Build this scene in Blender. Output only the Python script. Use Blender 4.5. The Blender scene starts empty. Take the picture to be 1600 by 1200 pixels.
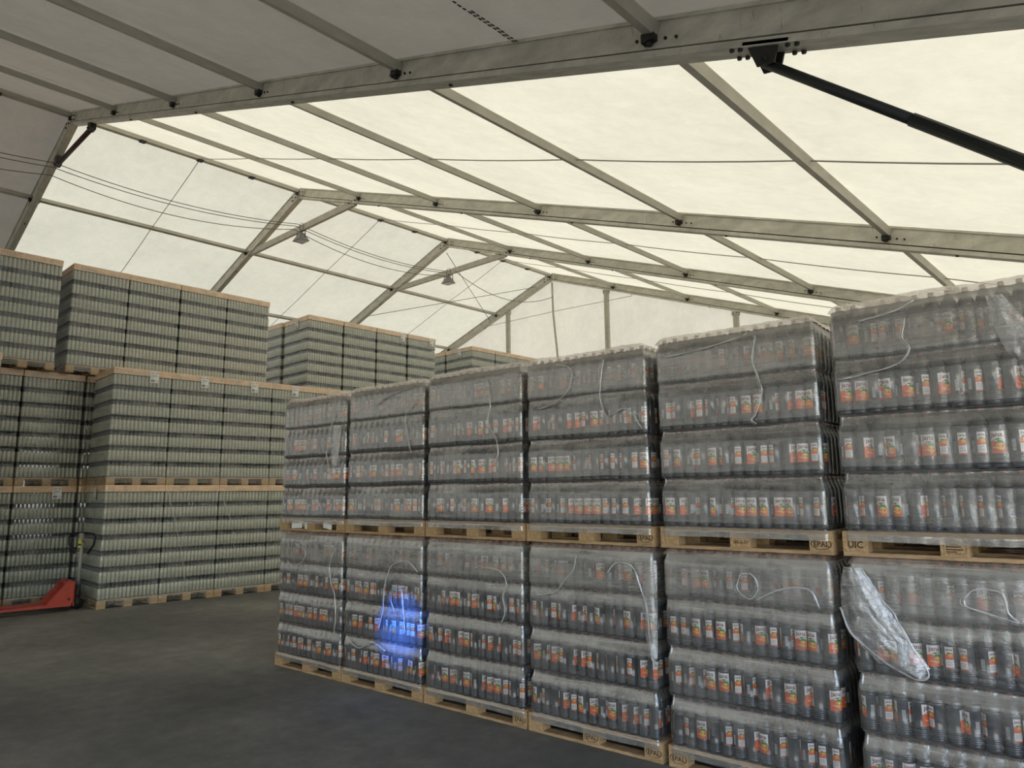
import bpy, bmesh, math, random
from mathutils import Vector, Matrix, noise

PI = math.pi
SC = bpy.context.scene
COL = SC.collection
rad = math.radians

# ------------------------------------------------------------------ camera
CAM_H = 1.9065
YAW, PITCH, ROLL, FPX = rad(43.03), rad(8.70), rad(-0.504), 1108.3
fw = Vector((-math.sin(YAW) * math.cos(PITCH), math.cos(YAW) * math.cos(PITCH), math.sin(PITCH)))
rt = Vector((math.cos(YAW), math.sin(YAW), 0))
up = rt.cross(fw)
rt2 = math.cos(ROLL) * rt + math.sin(ROLL) * up
up2 = -math.sin(ROLL) * rt + math.cos(ROLL) * up
cd = bpy.data.cameras.new('camera')
cd.sensor_width = 36.0
cd.lens = FPX / 1600 * 36.0
cd.clip_end = 300
cam = bpy.data.objects.new('camera', cd)
M = Matrix((rt2, up2, -fw)).transposed().to_4x4()
M.translation = Vector((0, 0, CAM_H))
cam.matrix_world = M
COL.objects.link(cam)
SC.camera = cam

# ------------------------------------------------------------------ light
w = bpy.data.worlds.new('World')
SC.world = w
w.use_nodes = True
nt = w.node_tree
nt.nodes.clear()
sky = nt.nodes.new('ShaderNodeTexSky')
sky.sky_type = 'NISHITA'
sky.sun_disc = False
sky.sun_elevation = rad(50)
sky.sun_rotation = rad(150)
bg = nt.nodes.new('ShaderNodeBackground')
bg.inputs['Strength'].default_value = 0.65
ow = nt.nodes.new('ShaderNodeOutputWorld')
nt.links.new(sky.outputs[0], bg.inputs[0])
nt.links.new(bg.outputs[0], ow.inputs[0])
sl = bpy.data.lights.new('sun', 'SUN')
sl.energy = 7.5
sl.angle = rad(0.6)
sl.color = (1.0, 0.93, 0.80)
sun = bpy.data.objects.new('sun', sl)
sun.rotation_euler = (Vector((0.42, 0.50, 1.0))).to_track_quat('Z', 'Y').to_euler()
COL.objects.link(sun)

SC.view_settings.view_transform = 'Standard'
SC.view_settings.look = 'None'
SC.view_settings.gamma = 1
SC.view_settings.use_curve_mapping = False
SC.view_settings.exposure = 0.0
SC.cycles.use_denoising = True
SC.cycles.max_bounces = 9
SC.cycles.diffuse_bounces = 5
SC.cycles.glossy_bounces = 3
SC.cycles.transmission_bounces = 4
SC.cycles.transparent_max_bounces = 14


# ------------------------------------------------------------------ helpers
class MB:
    """collects geometry for ONE mesh"""
    def __init__(s):
        s.v, s.f, s.m, s.sm = [], [], [], []

    def add(s, verts, faces, mi=0, smooth=False, T=None):
        b = len(s.v)
        if T is not None:
            verts = [T @ Vector(p) for p in verts]
        s.v.extend([tuple(p) for p in verts])
        for f in faces:
            s.f.append(tuple(b + i for i in f))
            s.m.append(mi)
            s.sm.append(smooth)

    def box(s, x0, x1, y0, y1, z0, z1, mi=0, T=None):
        v = [(x0, y0, z0), (x1, y0, z0), (x1, y1, z0), (x0, y1, z0), (x0, y0, z1), (x1, y0, z1), (x1, y1, z1), (x0, y1, z1)]
        s.add(v, [(0, 3, 2, 1), (4, 5, 6, 7), (0, 1, 5, 4), (1, 2, 6, 5), (2, 3, 7, 6), (3, 0, 4, 7)], mi, False, T)

    def bar(s, a, b, wd, ht, mi=0, upv=(0, 0, 1), off=0.0):
        a, b = Vector(a), Vector(b)
        d = (b - a).normalized()
        u = Vector(upv)
        sd = d.cross(u).normalized()
        u = sd.cross(d).normalized()
        vs = []
        for p in (a, b):
            for i, j in ((-1, -1), (1, -1), (1, 1), (-1, 1)):
                vs.append(p + sd * (i * wd / 2) + u * (j * ht / 2 + off))
        s.add(vs, [(3, 2, 1, 0), (4, 5, 6, 7), (0, 1, 5, 4), (1, 2, 6, 5), (2, 3, 7, 6), (3, 0, 4, 7)], mi)

    def tube(s, pts, r, seg=8, mi=0, closed=False, caps=True):
        pts = [Vector(p) for p in pts]
        n = len(pts)
        rings = []
        prev = None
        for i, p in enumerate(pts):
            if closed:
                d = (pts[(i + 1) % n] - pts[i - 1]).normalized()
            else:
                d = (pts[min(i + 1, n - 1)] - pts[max(i - 1, 0)]).normalized()
            if prev is None:
                u = Vector((0, 0, 1)) if abs(d.z) < .9 else Vector((1, 0, 0))
            else:
                u = prev
            sd = d.cross(u).normalized()
            u = sd.cross(d).normalized()
            prev = u
            rr = r[i] if isinstance(r, (list, tuple)) else r
            rings.append([p + sd * (rr * math.cos(2 * PI * k / seg)) + u * (rr * math.sin(2 * PI * k / seg)) for k in range(seg)])
        v = [q for rg in rings for q in rg]
        f = []
        for i in range(n if closed else n - 1):
            j = (i + 1) % n
            for k in range(seg):
                l = (k + 1) % seg
                f.append((i * seg + k, i * seg + l, j * seg + l, j * seg + k))
        if caps and not closed:
            f.append(tuple(range(seg))[::-1])
            f.append(tuple((n - 1) * seg + k for k in range(seg)))
        s.add(v, f, mi, True)

    def lathe(s, prof, seg=16, T=None, mi=0):
        """prof: list of (r, z) or (r, z, material)"""
        v, f, ms = [], [], []
        for p in prof:
            for k in range(seg):
                a = 2 * PI * k / seg
                v.append((p[0] * math.cos(a), p[0] * math.sin(a), p[1]))
        for i in range(len(prof) - 1):
            for k in range(seg):
                l = (k + 1) % seg
                f.append((i * seg + k, i * seg + l, (i + 1) * seg + l, (i + 1) * seg + k))
        f.append(tuple(range(seg))[::-1])
        f.append(tuple((len(prof) - 1) * seg + k for k in range(seg)))
        s.add(v, f, mi, True, T)

    def mesh(s, name, mats):
        me = bpy.data.meshes.new(name)
        me.from_pydata(s.v, [], s.f)
        for m_ in (mats if isinstance(mats, (list, tuple)) else [mats]):
            me.materials.append(m_)
        me.polygons.foreach_set('material_index', s.m)
        me.polygons.foreach_set('use_smooth', s.sm)
        me.update()
        return me


def link(name, me, parent=None, loc=(0, 0, 0), rz=0.0, label=None):
    o = bpy.data.objects.new(name, me)
    COL.objects.link(o)
    o.location = loc
    o.rotation_euler = (0, 0, rz)
    if parent is not None:
        o.parent = parent
    if label:
        o['label'] = label
    return o


def tag(o, label=None, cat=None, group=None, kind=None):
    if label: o['label'] = label
    if cat: o['category'] = cat
    if group: o['group'] = group
    if kind: o['kind'] = kind
    return o


# ------------------------------------------------------------------ materials
def mat(name):
    m = bpy.data.materials.new(name)
    m.use_nodes = True
    n = m.node_tree
    n.nodes.clear()
    o = n.nodes.new('ShaderNodeOutputMaterial')
    return m, n, o


def N(n, t, **kw):
    nd = n.nodes.new(t)
    for k, v in kw.items():
        if hasattr(nd, k):
            setattr(nd, k, v)
        else:
            nd.inputs[k].default_value = v
    return nd


def princ(n, col=(0.5, 0.5, 0.5), rough=0.5, metal=0.0, spec=0.5):
    p = n.nodes.new('ShaderNodeBsdfPrincipled')
    p.inputs['Base Color'].default_value = (*col, 1)
    p.inputs['Roughness'].default_value = rough
    p.inputs['Metallic'].default_value = metal
    p.inputs['Specular IOR Level'].default_value = spec
    return p


def coords(n, scale=(1, 1, 1), kind='Object'):
    tc = n.nodes.new('ShaderNodeTexCoord')
    mp = n.nodes.new('ShaderNodeMapping')
    mp.inputs['Scale'].default_value = scale
    n.links.new(tc.outputs[kind], mp.inputs['Vector'])
    return mp.outputs[0]


def tex(n, vec, scale=5, detail=3, rough=0.5, dist=0.0):
    t = n.nodes.new('ShaderNodeTexNoise')
    t.inputs['Scale'].default_value = scale
    t.inputs['Detail'].default_value = detail
    t.inputs['Roughness'].default_value = rough
    t.inputs['Distortion'].default_value = dist
    n.links.new(vec, t.inputs['Vector'])
    return t.outputs['Fac']


def ramp(n, fac, stops):
    r = n.nodes.new('ShaderNodeValToRGB')
    e = r.color_ramp.elements
    while len(e) < len(stops):
        e.new(0.5)
    for i, (p, c) in enumerate(stops):
        e[i].position = p
        e[i].color = (*c, 1) if len(c) == 3 else c
    n.links.new(fac, r.inputs[0])
    return r.outputs[0]


def math_(n, op, a, b=None, clamp=False):
    m = n.nodes.new('ShaderNodeMath')
    m.operation = op
    m.use_clamp = clamp
    for i, x in enumerate((a, b)):
        if x is None: continue
        if isinstance(x, (int, float)): m.inputs[i].default_value = x
        else: n.links.new(x, m.inputs[i])
    return m.outputs[0]


def bump(n, h, strength=0.3, dist=0.02):
    b = n.nodes.new('ShaderNodeBump')
    b.inputs['Strength'].default_value = strength
    b.inputs['Distance'].default_value = dist
    n.links.new(h, b.inputs['Height'])
    return b.outputs[0]


def simple(name, col, rough=0.5, metal=0.0, var=0.0, vs=(1, 1, 1), scale=8, bmp=0.0, spec=0.5, kind='Object'):
    m, n, o = mat(name)
    p = princ(n, col, rough, metal, spec)
    if var > 0 or bmp > 0:
        f = tex(n, coords(n, vs, kind), scale, 4, 0.6)
        if var > 0:
            lo = tuple(c * (1 - var) for c in col)
            hi = tuple(min(1, c * (1 + var)) for c in col)
            n.links.new(ramp(n, f, [(0.3, lo), (0.7, hi)]), p.inputs['Base Color'])
        if bmp > 0:
            n.links.new(bump(n, f, bmp, 0.01), p.inputs['Normal'])
    n.links.new(p.outputs[0], o.inputs[0])
    return m


def film_material(name, base, top_extra, ztop, zband, col=(0.60, 0.59, 0.56), rough=0.38, crinkle=0.5, gloss=0.10, band=0.0):
    m, n, o = mat(name)
    oi = n.nodes.new('ShaderNodeObjectInfo')
    tc = n.nodes.new('ShaderNodeTexCoord')
    ad = n.nodes.new('ShaderNodeVectorMath')
    ad.operation = 'ADD'
    sc_ = n.nodes.new('ShaderNodeVectorMath')
    sc_.operation = 'SCALE'
    sc_.inputs['Scale'].default_value = 1.0
    cmb = n.nodes.new('ShaderNodeCombineXYZ')
    r17 = math_(n, 'MULTIPLY', oi.outputs['Random'], 37.0)
    n.links.new(r17, cmb.inputs[0])
    n.links.new(r17, cmb.inputs[1])
    n.links.new(tc.outputs['Object'], ad.inputs[0])
    n.links.new(cmb.outputs[0], ad.inputs[1])

    def mp(s, rot=(0, 0, 0)):
        q = n.nodes.new('ShaderNodeMapping')
        q.inputs['Scale'].default_value = s
        q.inputs['Rotation'].default_value = rot
        n.links.new(ad.outputs[0], q.inputs['Vector'])
        return q.outputs[0]
    streak = tex(n, mp((0.8, 0.8, 22), (0, 0.04, 0)), 3.0, 4, 0.65)
    fine = tex(n, mp((2.0, 2.0, 90), (0, -0.05, 0)), 3.0, 3, 0.7)
    patch = tex(n, mp((1.2, 1.2, 1.6)), 2.4, 4, 0.55, 0.8)
    vert = tex(n, mp((14, 14, 1.2)), 2.0, 4, 0.6)
    cr = tex(n, mp((3, 3, 5)), 5.0, 6, 0.62, 1.2)
    sep = n.nodes.new('ShaderNodeSeparateXYZ')
    n.links.new(tc.outputs['Object'], sep.inputs[0])
    mr = n.nodes.new('ShaderNodeMapRange')
    mr.inputs['From Min'].default_value = ztop - zband - 0.02
    mr.inputs['From Max'].default_value = ztop - zband + 0.02
    n.links.new(sep.outputs[2], mr.inputs[0])
    a = math_(n, 'MULTIPLY', math_(n, 'SUBTRACT', streak, 0.5), 0.55)
    b = math_(n, 'MULTIPLY', math_(n, 'SUBTRACT', patch, 0.5), 0.9)
    c = math_(n, 'MULTIPLY', math_(n, 'SUBTRACT', fine, 0.5), 0.4)
    d = math_(n, 'MULTIPLY', math_(n, 'SUBTRACT', vert, 0.5), 0.35)
    s = math_(n, 'ADD', math_(n, 'ADD', a, b), math_(n, 'ADD', c, d))
    s = math_(n, 'ADD', s, base)
    strand = tex(n, mp((1.0, 1.0, 30), (0, 0.22, 0)), 2.0, 5, 0.75, 0.6)  # both strand noises paint thin sheen lines into the film's opacity
    strand2 = tex(n, mp((9, 9, 1.6), (0, 0.3, 0)), 2.0, 5, 0.75, 1.0)
    for st_ in (strand, strand2):
        s = math_(n, 'ADD', s, math_(n, 'MULTIPLY', math_(n, 'SUBTRACT', st_, 0.60, True), 2.2))
    s = math_(n, 'ADD', s, math_(n, 'MULTIPLY', mr.outputs[0], top_extra))
    if band:  # pale shoulder bands: gathered film plus the roof light it catches, put into opacity
        fr_ = math_(n, 'FRACT', math_(n, 'DIVIDE', math_(n, 'SUBTRACT', sep.outputs[2], 0.144), 0.340))
        wob = math_(n, 'MULTIPLY', math_(n, 'SUBTRACT', patch, 0.5), 0.25)
        bf = ramp(n, math_(n, 'ADD', fr_, wob), [(0.0, (0.35,) * 3), (0.06, (0,) * 3), (0.74, (0,) * 3), (0.84, (1,) * 3), (0.93, (0.9,) * 3), (0.97, (0.2,) * 3)])
        s = math_(n, 'ADD', s, math_(n, 'MULTIPLY', bf, band))
    cl = n.nodes.new('ShaderNodeClamp')
    cl.inputs['Min'].default_value = 0.03
    cl.inputs['Max'].default_value = 0.86
    n.links.new(s, cl.inputs[0])
    hgt = math_(n, 'ADD', math_(n, 'MULTIPLY', cr, 1.0), math_(n, 'ADD', math_(n, 'MULTIPLY', fine, 0.18), math_(n, 'MULTIPLY', vert, 0.5)))
    bm = bump(n, hgt, crinkle, 0.012)
    tr = N(n, 'ShaderNodeBsdfTransparent')
    pr = princ(n, col, rough)
    gl = n.nodes.new('ShaderNodeBsdfGlossy')
    gl.inputs['Roughness'].default_value = 0.13
    gl.inputs['Color'].default_value = (0.95, 0.97, 1, 1)
    tl = n.nodes.new('ShaderNodeBsdfTranslucent')
    tl.inputs['Color'].default_value = (*col, 1)
    n.links.new(bm, pr.inputs['Normal'])
    bm2 = bump(n, hgt, crinkle * 0.55, 0.010)
    n.links.new(bm2, gl.inputs['Normal'])
    mt = n.nodes.new('ShaderNodeMixShader')
    mt.inputs[0].default_value = 0.2
    n.links.new(pr.outputs[0], mt.inputs[1])
    n.links.new(tl.outputs[0], mt.inputs[2])
    m1 = n.nodes.new('ShaderNodeMixShader')
    n.links.new(cl.outputs[0], m1.inputs[0])
    n.links.new(tr.outputs[0], m1.inputs[1])
    n.links.new(mt.outputs[0], m1.inputs[2])
    lw = n.nodes.new('ShaderNodeLayerWeight')
    lw.inputs['Blend'].default_value = 0.35
    n.links.new(bm, lw.inputs['Normal'])
    gf = math_(n, 'ADD', math_(n, 'MULTIPLY', lw.outputs['Facing'], 0.22), gloss, True)
    m2 = n.nodes.new('ShaderNodeMixShader')
    n.links.new(gf, m2.inputs[0])
    n.links.new(m1.outputs[0], m2.inputs[1])
    n.links.new(gl.outputs[0], m2.inputs[2])
    n.links.new(m2.outputs[0], o.inputs[0])
    return m


def membrane(name, trans, diff, tcol, dcol, ripple=(0.25, 3.0, 1.0), rstr=0.25):
    m, n, o = mat(name)
    v = coords(n, (1, 1, 1))
    mott = tex(n, v, 0.7, 6, 0.6)
    grime = tex(n, coords(n, (1.5, 1.5, 1.5)), 3.0, 8, 0.72, 0.5)
    rip = tex(n, coords(n, ripple), 1.6, 5, 0.6, 0.3)
    g = math_(n, 'ADD', math_(n, 'MULTIPLY', mott, 0.5), math_(n, 'MULTIPLY', grime, 0.5))
    lo = tuple(c * 0.90 for c in tcol)
    hi = tuple(min(1, c * 1.05) for c in tcol)
    tl = n.nodes.new('ShaderNodeBsdfTranslucent')
    n.links.new(ramp(n, g, [(0.35, lo), (0.6, hi)]), tl.inputs['Color'])
    df = n.nodes.new('ShaderNodeBsdfDiffuse')
    lo = tuple(c * 0.85 for c in dcol)
    n.links.new(ramp(n, g, [(0.35, lo), (0.6, dcol)]), df.inputs['Color'])
    bm = bump(n, rip, rstr, 0.08)
    n.links.new(bm, tl.inputs['Normal'])
    n.links.new(bm, df.inputs['Normal'])
    ms = n.nodes.new('ShaderNodeMixShader')
    ms.inputs[0].default_value = trans
    n.links.new(df.outputs[0], ms.inputs[1])
    n.links.new(tl.outputs[0], ms.inputs[2])
    n.links.new(ms.outputs[0], o.inputs[0])
    return m


M_ROOF = membrane('translucent_roof_cloth', 0.62, 0.4, (0.345, 0.311, 0.222), (0.82, 0.78, 0.65))
M_GABLE = membrane('translucent_gable_cloth', 0.60, 0.4, (0.50, 0.43, 0.325), (0.72, 0.70, 0.65), (3, 1, 0.3))
M_DARKROOF = membrane('blackout_roof_cloth', 0.10, 0.4, (0.33, 0.29, 0.225), (0.58, 0.53, 0.455), (0.3, 2.0, 1.0), 0.2)
M_ALU = simple('weathered_aluminium', (0.50, 0.48, 0.405), 0.55, 0.1, 0.22, (1, 6, 2), 4, 0.1)
_n = M_ALU.node_tree
_p = [q for q in _n.nodes if q.type == 'BSDF_PRINCIPLED'][0]
_base = _p.inputs['Base Color'].links[0].from_socket
_f = tex(_n, coords(_n, (9, 9, 1.5)), 4.0, 6, 0.8, 0.6)
_mx = _n.nodes.new('ShaderNodeMixRGB')
_mx.blend_type = 'MULTIPLY'
_mx.inputs[0].default_value = 1.0
_n.links.new(_base, _mx.inputs[1])
_n.links.new(ramp(_n, _f, [(0.60, (1, 1, 1)), (0.68, (0.45, 0.43, 0.40))]), _mx.inputs[2])
_n.links.new(_mx.outputs[0], _p.inputs['Base Color'])
M_PURLIN = simple('purlin_aluminium', (0.43, 0.41, 0.345), 0.55, 0.1, 0.15, (2, 1, 2), 3)
M_DARKMETAL = simple('dark_steel', (0.028, 0.032, 0.032), 0.5, 0.3)
M_RUST = simple('red_oxide_steel', (0.06, 0.022, 0.018), 0.6, 0.2, 0.3)
M_BOLT = simple('bolt_steel', (0.03, 0.03, 0.028), 0.5, 0.5)
M_WOOD = simple('pallet_wood', (0.40, 0.265, 0.14), 0.75, 0, 0.35, (2, 2, 9), 5, 0.3)
M_WOODB = simple('pallet_block_wood', (0.42, 0.28, 0.14), 0.85, 0, 0.4, (4, 4, 4), 22, 0.5)
M_BRAND = simple('burnt_wood_mark', (0.05, 0.03, 0.02), 0.9)
M_PET = simple('water_bottle_plastic', (0.036, 0.042, 0.052), 0.10, 0, 0.0, spec=0.8)
M_CAP = simple('red_cap_plastic', (0.22, 0.05, 0.032), 0.4)
M_LWHITE = simple('label_white', (0.78, 0.78, 0.77), 0.35)
M_LORANGE = simple('label_orange', (0.72, 0.13, 0.03), 0.35, 0, 0.25, (1, 1, 1), 60)
M_LGREEN = simple('label_green', (0.05, 0.22, 0.05), 0.35)
M_LPEACH = simple('label_peach', (0.82, 0.50, 0.06), 0.35, 0, 0.3, (1, 1, 1), 50)
M_LTEXT = simple('label_maroon_ink', (0.22, 0.012, 0.03), 0.35)
M_LGREY = simple('label_grey_ink', (0.22, 0.22, 0.22), 0.4)
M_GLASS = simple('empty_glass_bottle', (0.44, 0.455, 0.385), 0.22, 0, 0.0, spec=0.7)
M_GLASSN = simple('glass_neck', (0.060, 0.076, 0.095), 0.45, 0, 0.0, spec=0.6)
M_PAD = simple('layer_pad_plastic', (0.035, 0.045, 0.075), 0.5)
M_BOARD = simple('beige_top_frame', (0.78, 0.55, 0.36), 0.6, 0, 0.12, (1, 1, 4), 3)
M_PAPER = simple('white_paper', (0.80, 0.80, 0.78), 0.6)
M_INK = simple('black_ink', (0.05, 0.05, 0.06), 0.6)
M_RED = simple('jack_red_paint', (0.36, 0.040, 0.022), 0.4, 0, 0.15, (1, 1, 1), 9)
M_GREYPAINT = simple('jack_grey_paint', (0.33, 0.33, 0.32), 0.45)
M_BLACK = simple('black_rubber', (0.012, 0.012, 0.013), 0.5)
M_YELLOW = simple('yellow_sticker', (0.65, 0.60, 0.10), 0.5)
M_CABLE = simple('grey_cable', (0.13, 0.12, 0.105), 0.6)
M_WIRE = simple('pale_wire', (0.28, 0.26, 0.22), 0.6)
M_LAMP = simple('lamp_housing', (0.20, 0.20, 0.19), 0.5, 0.3)
M_LENS = simple('lamp_lens', (0.35, 0.35, 0.34), 0.2)

FZ = 1.504
F_PET = film_material('stretch_film_on_water', 0.14, 0.36, FZ, 0.34, col=(0.43, 0.415, 0.38), crinkle=0.4, gloss=0.14, band=0.38)
F_PETTOP = film_material('loose_top_film', 0.34, 0.0, 9, 0.1, col=(0.76, 0.65, 0.56))
F_GLASS = film_material('stretch_film_on_glass', 0.16, 0.0, 9, 0.1, col=(0.50, 0.52, 0.48), rough=0.45, crinkle=0.2, gloss=0.04)
F_FLAP = film_material('loose_film', 0.26, 0.0, 9, 0.1, col=(0.8, 0.8, 0.8), rough=0.2, crinkle=1.0, gloss=0.17)
F_TAIL = film_material('twisted_film', 0.66, 0.0, 9, 0.1, col=(0.80, 0.80, 0.80), rough=0.25, gloss=0.2)

# asphalt
m, n, o = mat('asphalt_floor')
v = coords(n)
big = tex(n, v, 0.35, 5, 0.6)
mid = tex(n, coords(n, (1, 1, 1)), 5, 6, 0.7)
fin = tex(n, v, 140, 3, 0.8)
s_ = math_(n, 'ADD', math_(n, 'MULTIPLY', big, 0.45), math_(n, 'ADD', math_(n, 'MULTIPLY', mid, 0.2), math_(n, 'MULTIPLY', fin, 0.35)))
p = princ(n, (0.05, 0.05, 0.05), 0.8, 0, 0.3)
n.links.new(ramp(n, s_, [(0.38, (0.066, 0.067, 0.067)), (0.50, (0.128, 0.127, 0.120)), (0.62, (0.235, 0.23, 0.21))]), p.inputs['Base Color'])
n.links.new(bump(n, fin, 0.5, 0.004), p.inputs['Normal'])
n.links.new(p.outputs[0], o.inputs[0])
M_FLOOR = m


# ------------------------------------------------------------------ the tent
RX, RZ, SL = -15.32, 9.33, 0.3475       # ridge line (rafter axis) and roof slope
HALF_L, HALF_R = 15.6, 16.9
YF = [-11.29, -6.29, -1.29, 3.71, 8.71, 13.63, 18.46]
PX = 2.63                               # purlin spacing


def zr(x):
    return RZ - SL * abs(x - RX)


mb = MB()
mb.box(-60, 40, -40, 60, -0.2, 0.0)
tag(link('floor', mb.mesh('floor', M_FLOOR)), 'dark grey asphalt floor of the storage tent', 'floor', kind='structure')


def roof_bay(i, y0, y1, m_):
    mb = MB()
    nx, ny = 120, 16
    xs = [RX - HALF_L - 0.15 + (HALF_L + HALF_R + 0.3) * a / nx for a in range(nx + 1)] + [RX]
    xs = sorted(set(xs))
    nx = len(xs) - 1
    vs = []
    for x in xs:
        for b in range(ny + 1):
            t = b / ny
            y = y0 + (y1 - y0) * t
            k = (abs(x - RX) / PX) % 1.0
            sag = 0.035 * math.sin(PI * t) * math.sin(PI * k)
            rp = 0.006 * noise.noise(Vector((x * 0.8, y * 3.5, i * 7.0)))
            vs.append((x, y, zr(x) + 0.135 + 0.02 - sag + rp - 0.0))
    fs = [(a * (ny + 1) + b, (a + 1) * (ny + 1) + b, (a + 1) * (ny + 1) + b + 1, a * (ny + 1) + b + 1) for a in range(nx) for b in range(ny)]
    mb.add(vs, fs, 0, True)
    if i == 2:      # a dirty, half peeled seam tape
        q = 0.0
        while q < 0.72:
            l_ = 0.03 + 0.09 * abs(noise.noise(Vector((q * 20, 0, 0))))
            ya = 2.88 + q
            for dx in (0, 0.03 if q > 0.2 else 0.0):
                x = -3.31 + dx + 0.01 * noise.noise(Vector((q * 9, 3, 0)))
                mb.add([(x + a, y, zr(x + a) + 0.105) for a, y in ((-.012, ya), (.012, ya), (.012, ya + l_), (-.012, ya + l_))], [(0, 1, 2, 3)], 1)
            q += l_ + 0.015
    return tag(link('ceiling', mb.mesh('roof_cloth', [m_, M_BOLT])), kind='structure')


for i in range(6):
    o_ = roof_bay(i, YF[i], YF[i + 1], M_DARKROOF if i in (1, 2) else M_ROOF)
    tag(o_, ['bright roof bay far behind the viewer', 'dark cloth roof bay behind the viewer', 'dark grey cloth roof bay nearest the viewer', 'bright translucent roof bay beyond the near rafter',
             'bright translucent roof bay between second and third rafters', 'bright translucent roof bay next to the gable'][i], 'tent roof')

# gable wall at the far end
xl, xr_ = RX - HALF_L, RX + HALF_R
ye = YF[-1] + 0.10
mb = MB()
xs = [xl + (xr_ - xl) * a / 80 for a in range(81)] + [RX]
xs.sort()
vs = []
for x in xs:
    for b in range(25):
        z = (zr(x) + 0.14) * b / 24
        vs.append((x, ye + 0.02 * noise.noise(Vector((x * 1.2, 0, z * 0.6))), z))
fs = [(a * 25 + b, a * 25 + b + 1, (a + 1) * 25 + b + 1, (a + 1) * 25 + b) for a in range(len(xs) - 1) for b in range(24)]
mb.add(vs, fs, 0, True)
tag(link('wall_back', mb.mesh('gable_cloth', M_GABLE)), 'pale translucent gable wall at the far end of the tent', 'tent wall', kind='structure')
mb = MB()
vs, fs = [], []
for a in range(61):
    for b in range(13):
        y = YF[0] + (YF[-1] - YF[0]) * a / 60
        vs.append((xl - 0.06 + 0.03 * noise.noise(Vector((y, 0, b * .3))), y, (zr(xl) + 0.12) * b / 12))
for a in range(60):
    for b in range(12):
        fs.append((a * 13 + b, (a + 1) * 13 + b, (a + 1) * 13 + b + 1, a * 13 + b + 1))
mb.add(vs, fs, 0, True)
tag(link('wall_left', mb.mesh('side_cloth', M_GABLE)), 'pale translucent side wall behind the stacked pallets', 'tent wall', kind='structure')


mb = MB()
vs, fs = [], []
ny_ = 60
for a in range(ny_ + 1):
    for b in range(9):
        y = YF[3] + 0.2 + (YF[-1] - YF[3] - 0.2) * a / ny_
        vs.append((xr_ + 0.16 + 0.02 * noise.noise(Vector((y, 3, b * .3))), y, (zr(xr_) + 0.12) * b / 8))
fs = [(a * 9 + b, (a + 1) * 9 + b, (a + 1) * 9 + b + 1, a * 9 + b + 1) for a in range(ny_) for b in range(8)]
mb.add(vs, fs, 0, True)
tag(link('wall_right', mb.mesh('side_cloth', M_GABLE)), 'pale side wall behind the nearest water columns', 'tent wall', kind='structure')
mb = MB()
vs, fs = [], []
xs = sorted([xl + (xr_ - xl) * a / 60 for a in range(61)] + [RX])
for x in xs:
    for b in range(9):
        vs.append((x, YF[0] - 0.1, (zr(x) + 0.14) * b / 8))
fs = [(a * 9 + b, a * 9 + b + 1, (a + 1) * 9 + b + 1, (a + 1) * 9 + b) for a in range(len(xs) - 1) for b in range(8)]
mb.add(vs, fs, 0, True)
tag(link('wall_front', mb.mesh('gable_cloth', M_GABLE)), 'pale gable wall far behind the viewer', 'tent wall', kind='structure')


def bolt(mb, p, nrm, r=0.016, l=0.02, mi=0):
    p = Vector(p)
    nrm = Vector(nrm).normalized()
    mb.tube([p, p + nrm * l], r, 6, mi)


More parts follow.
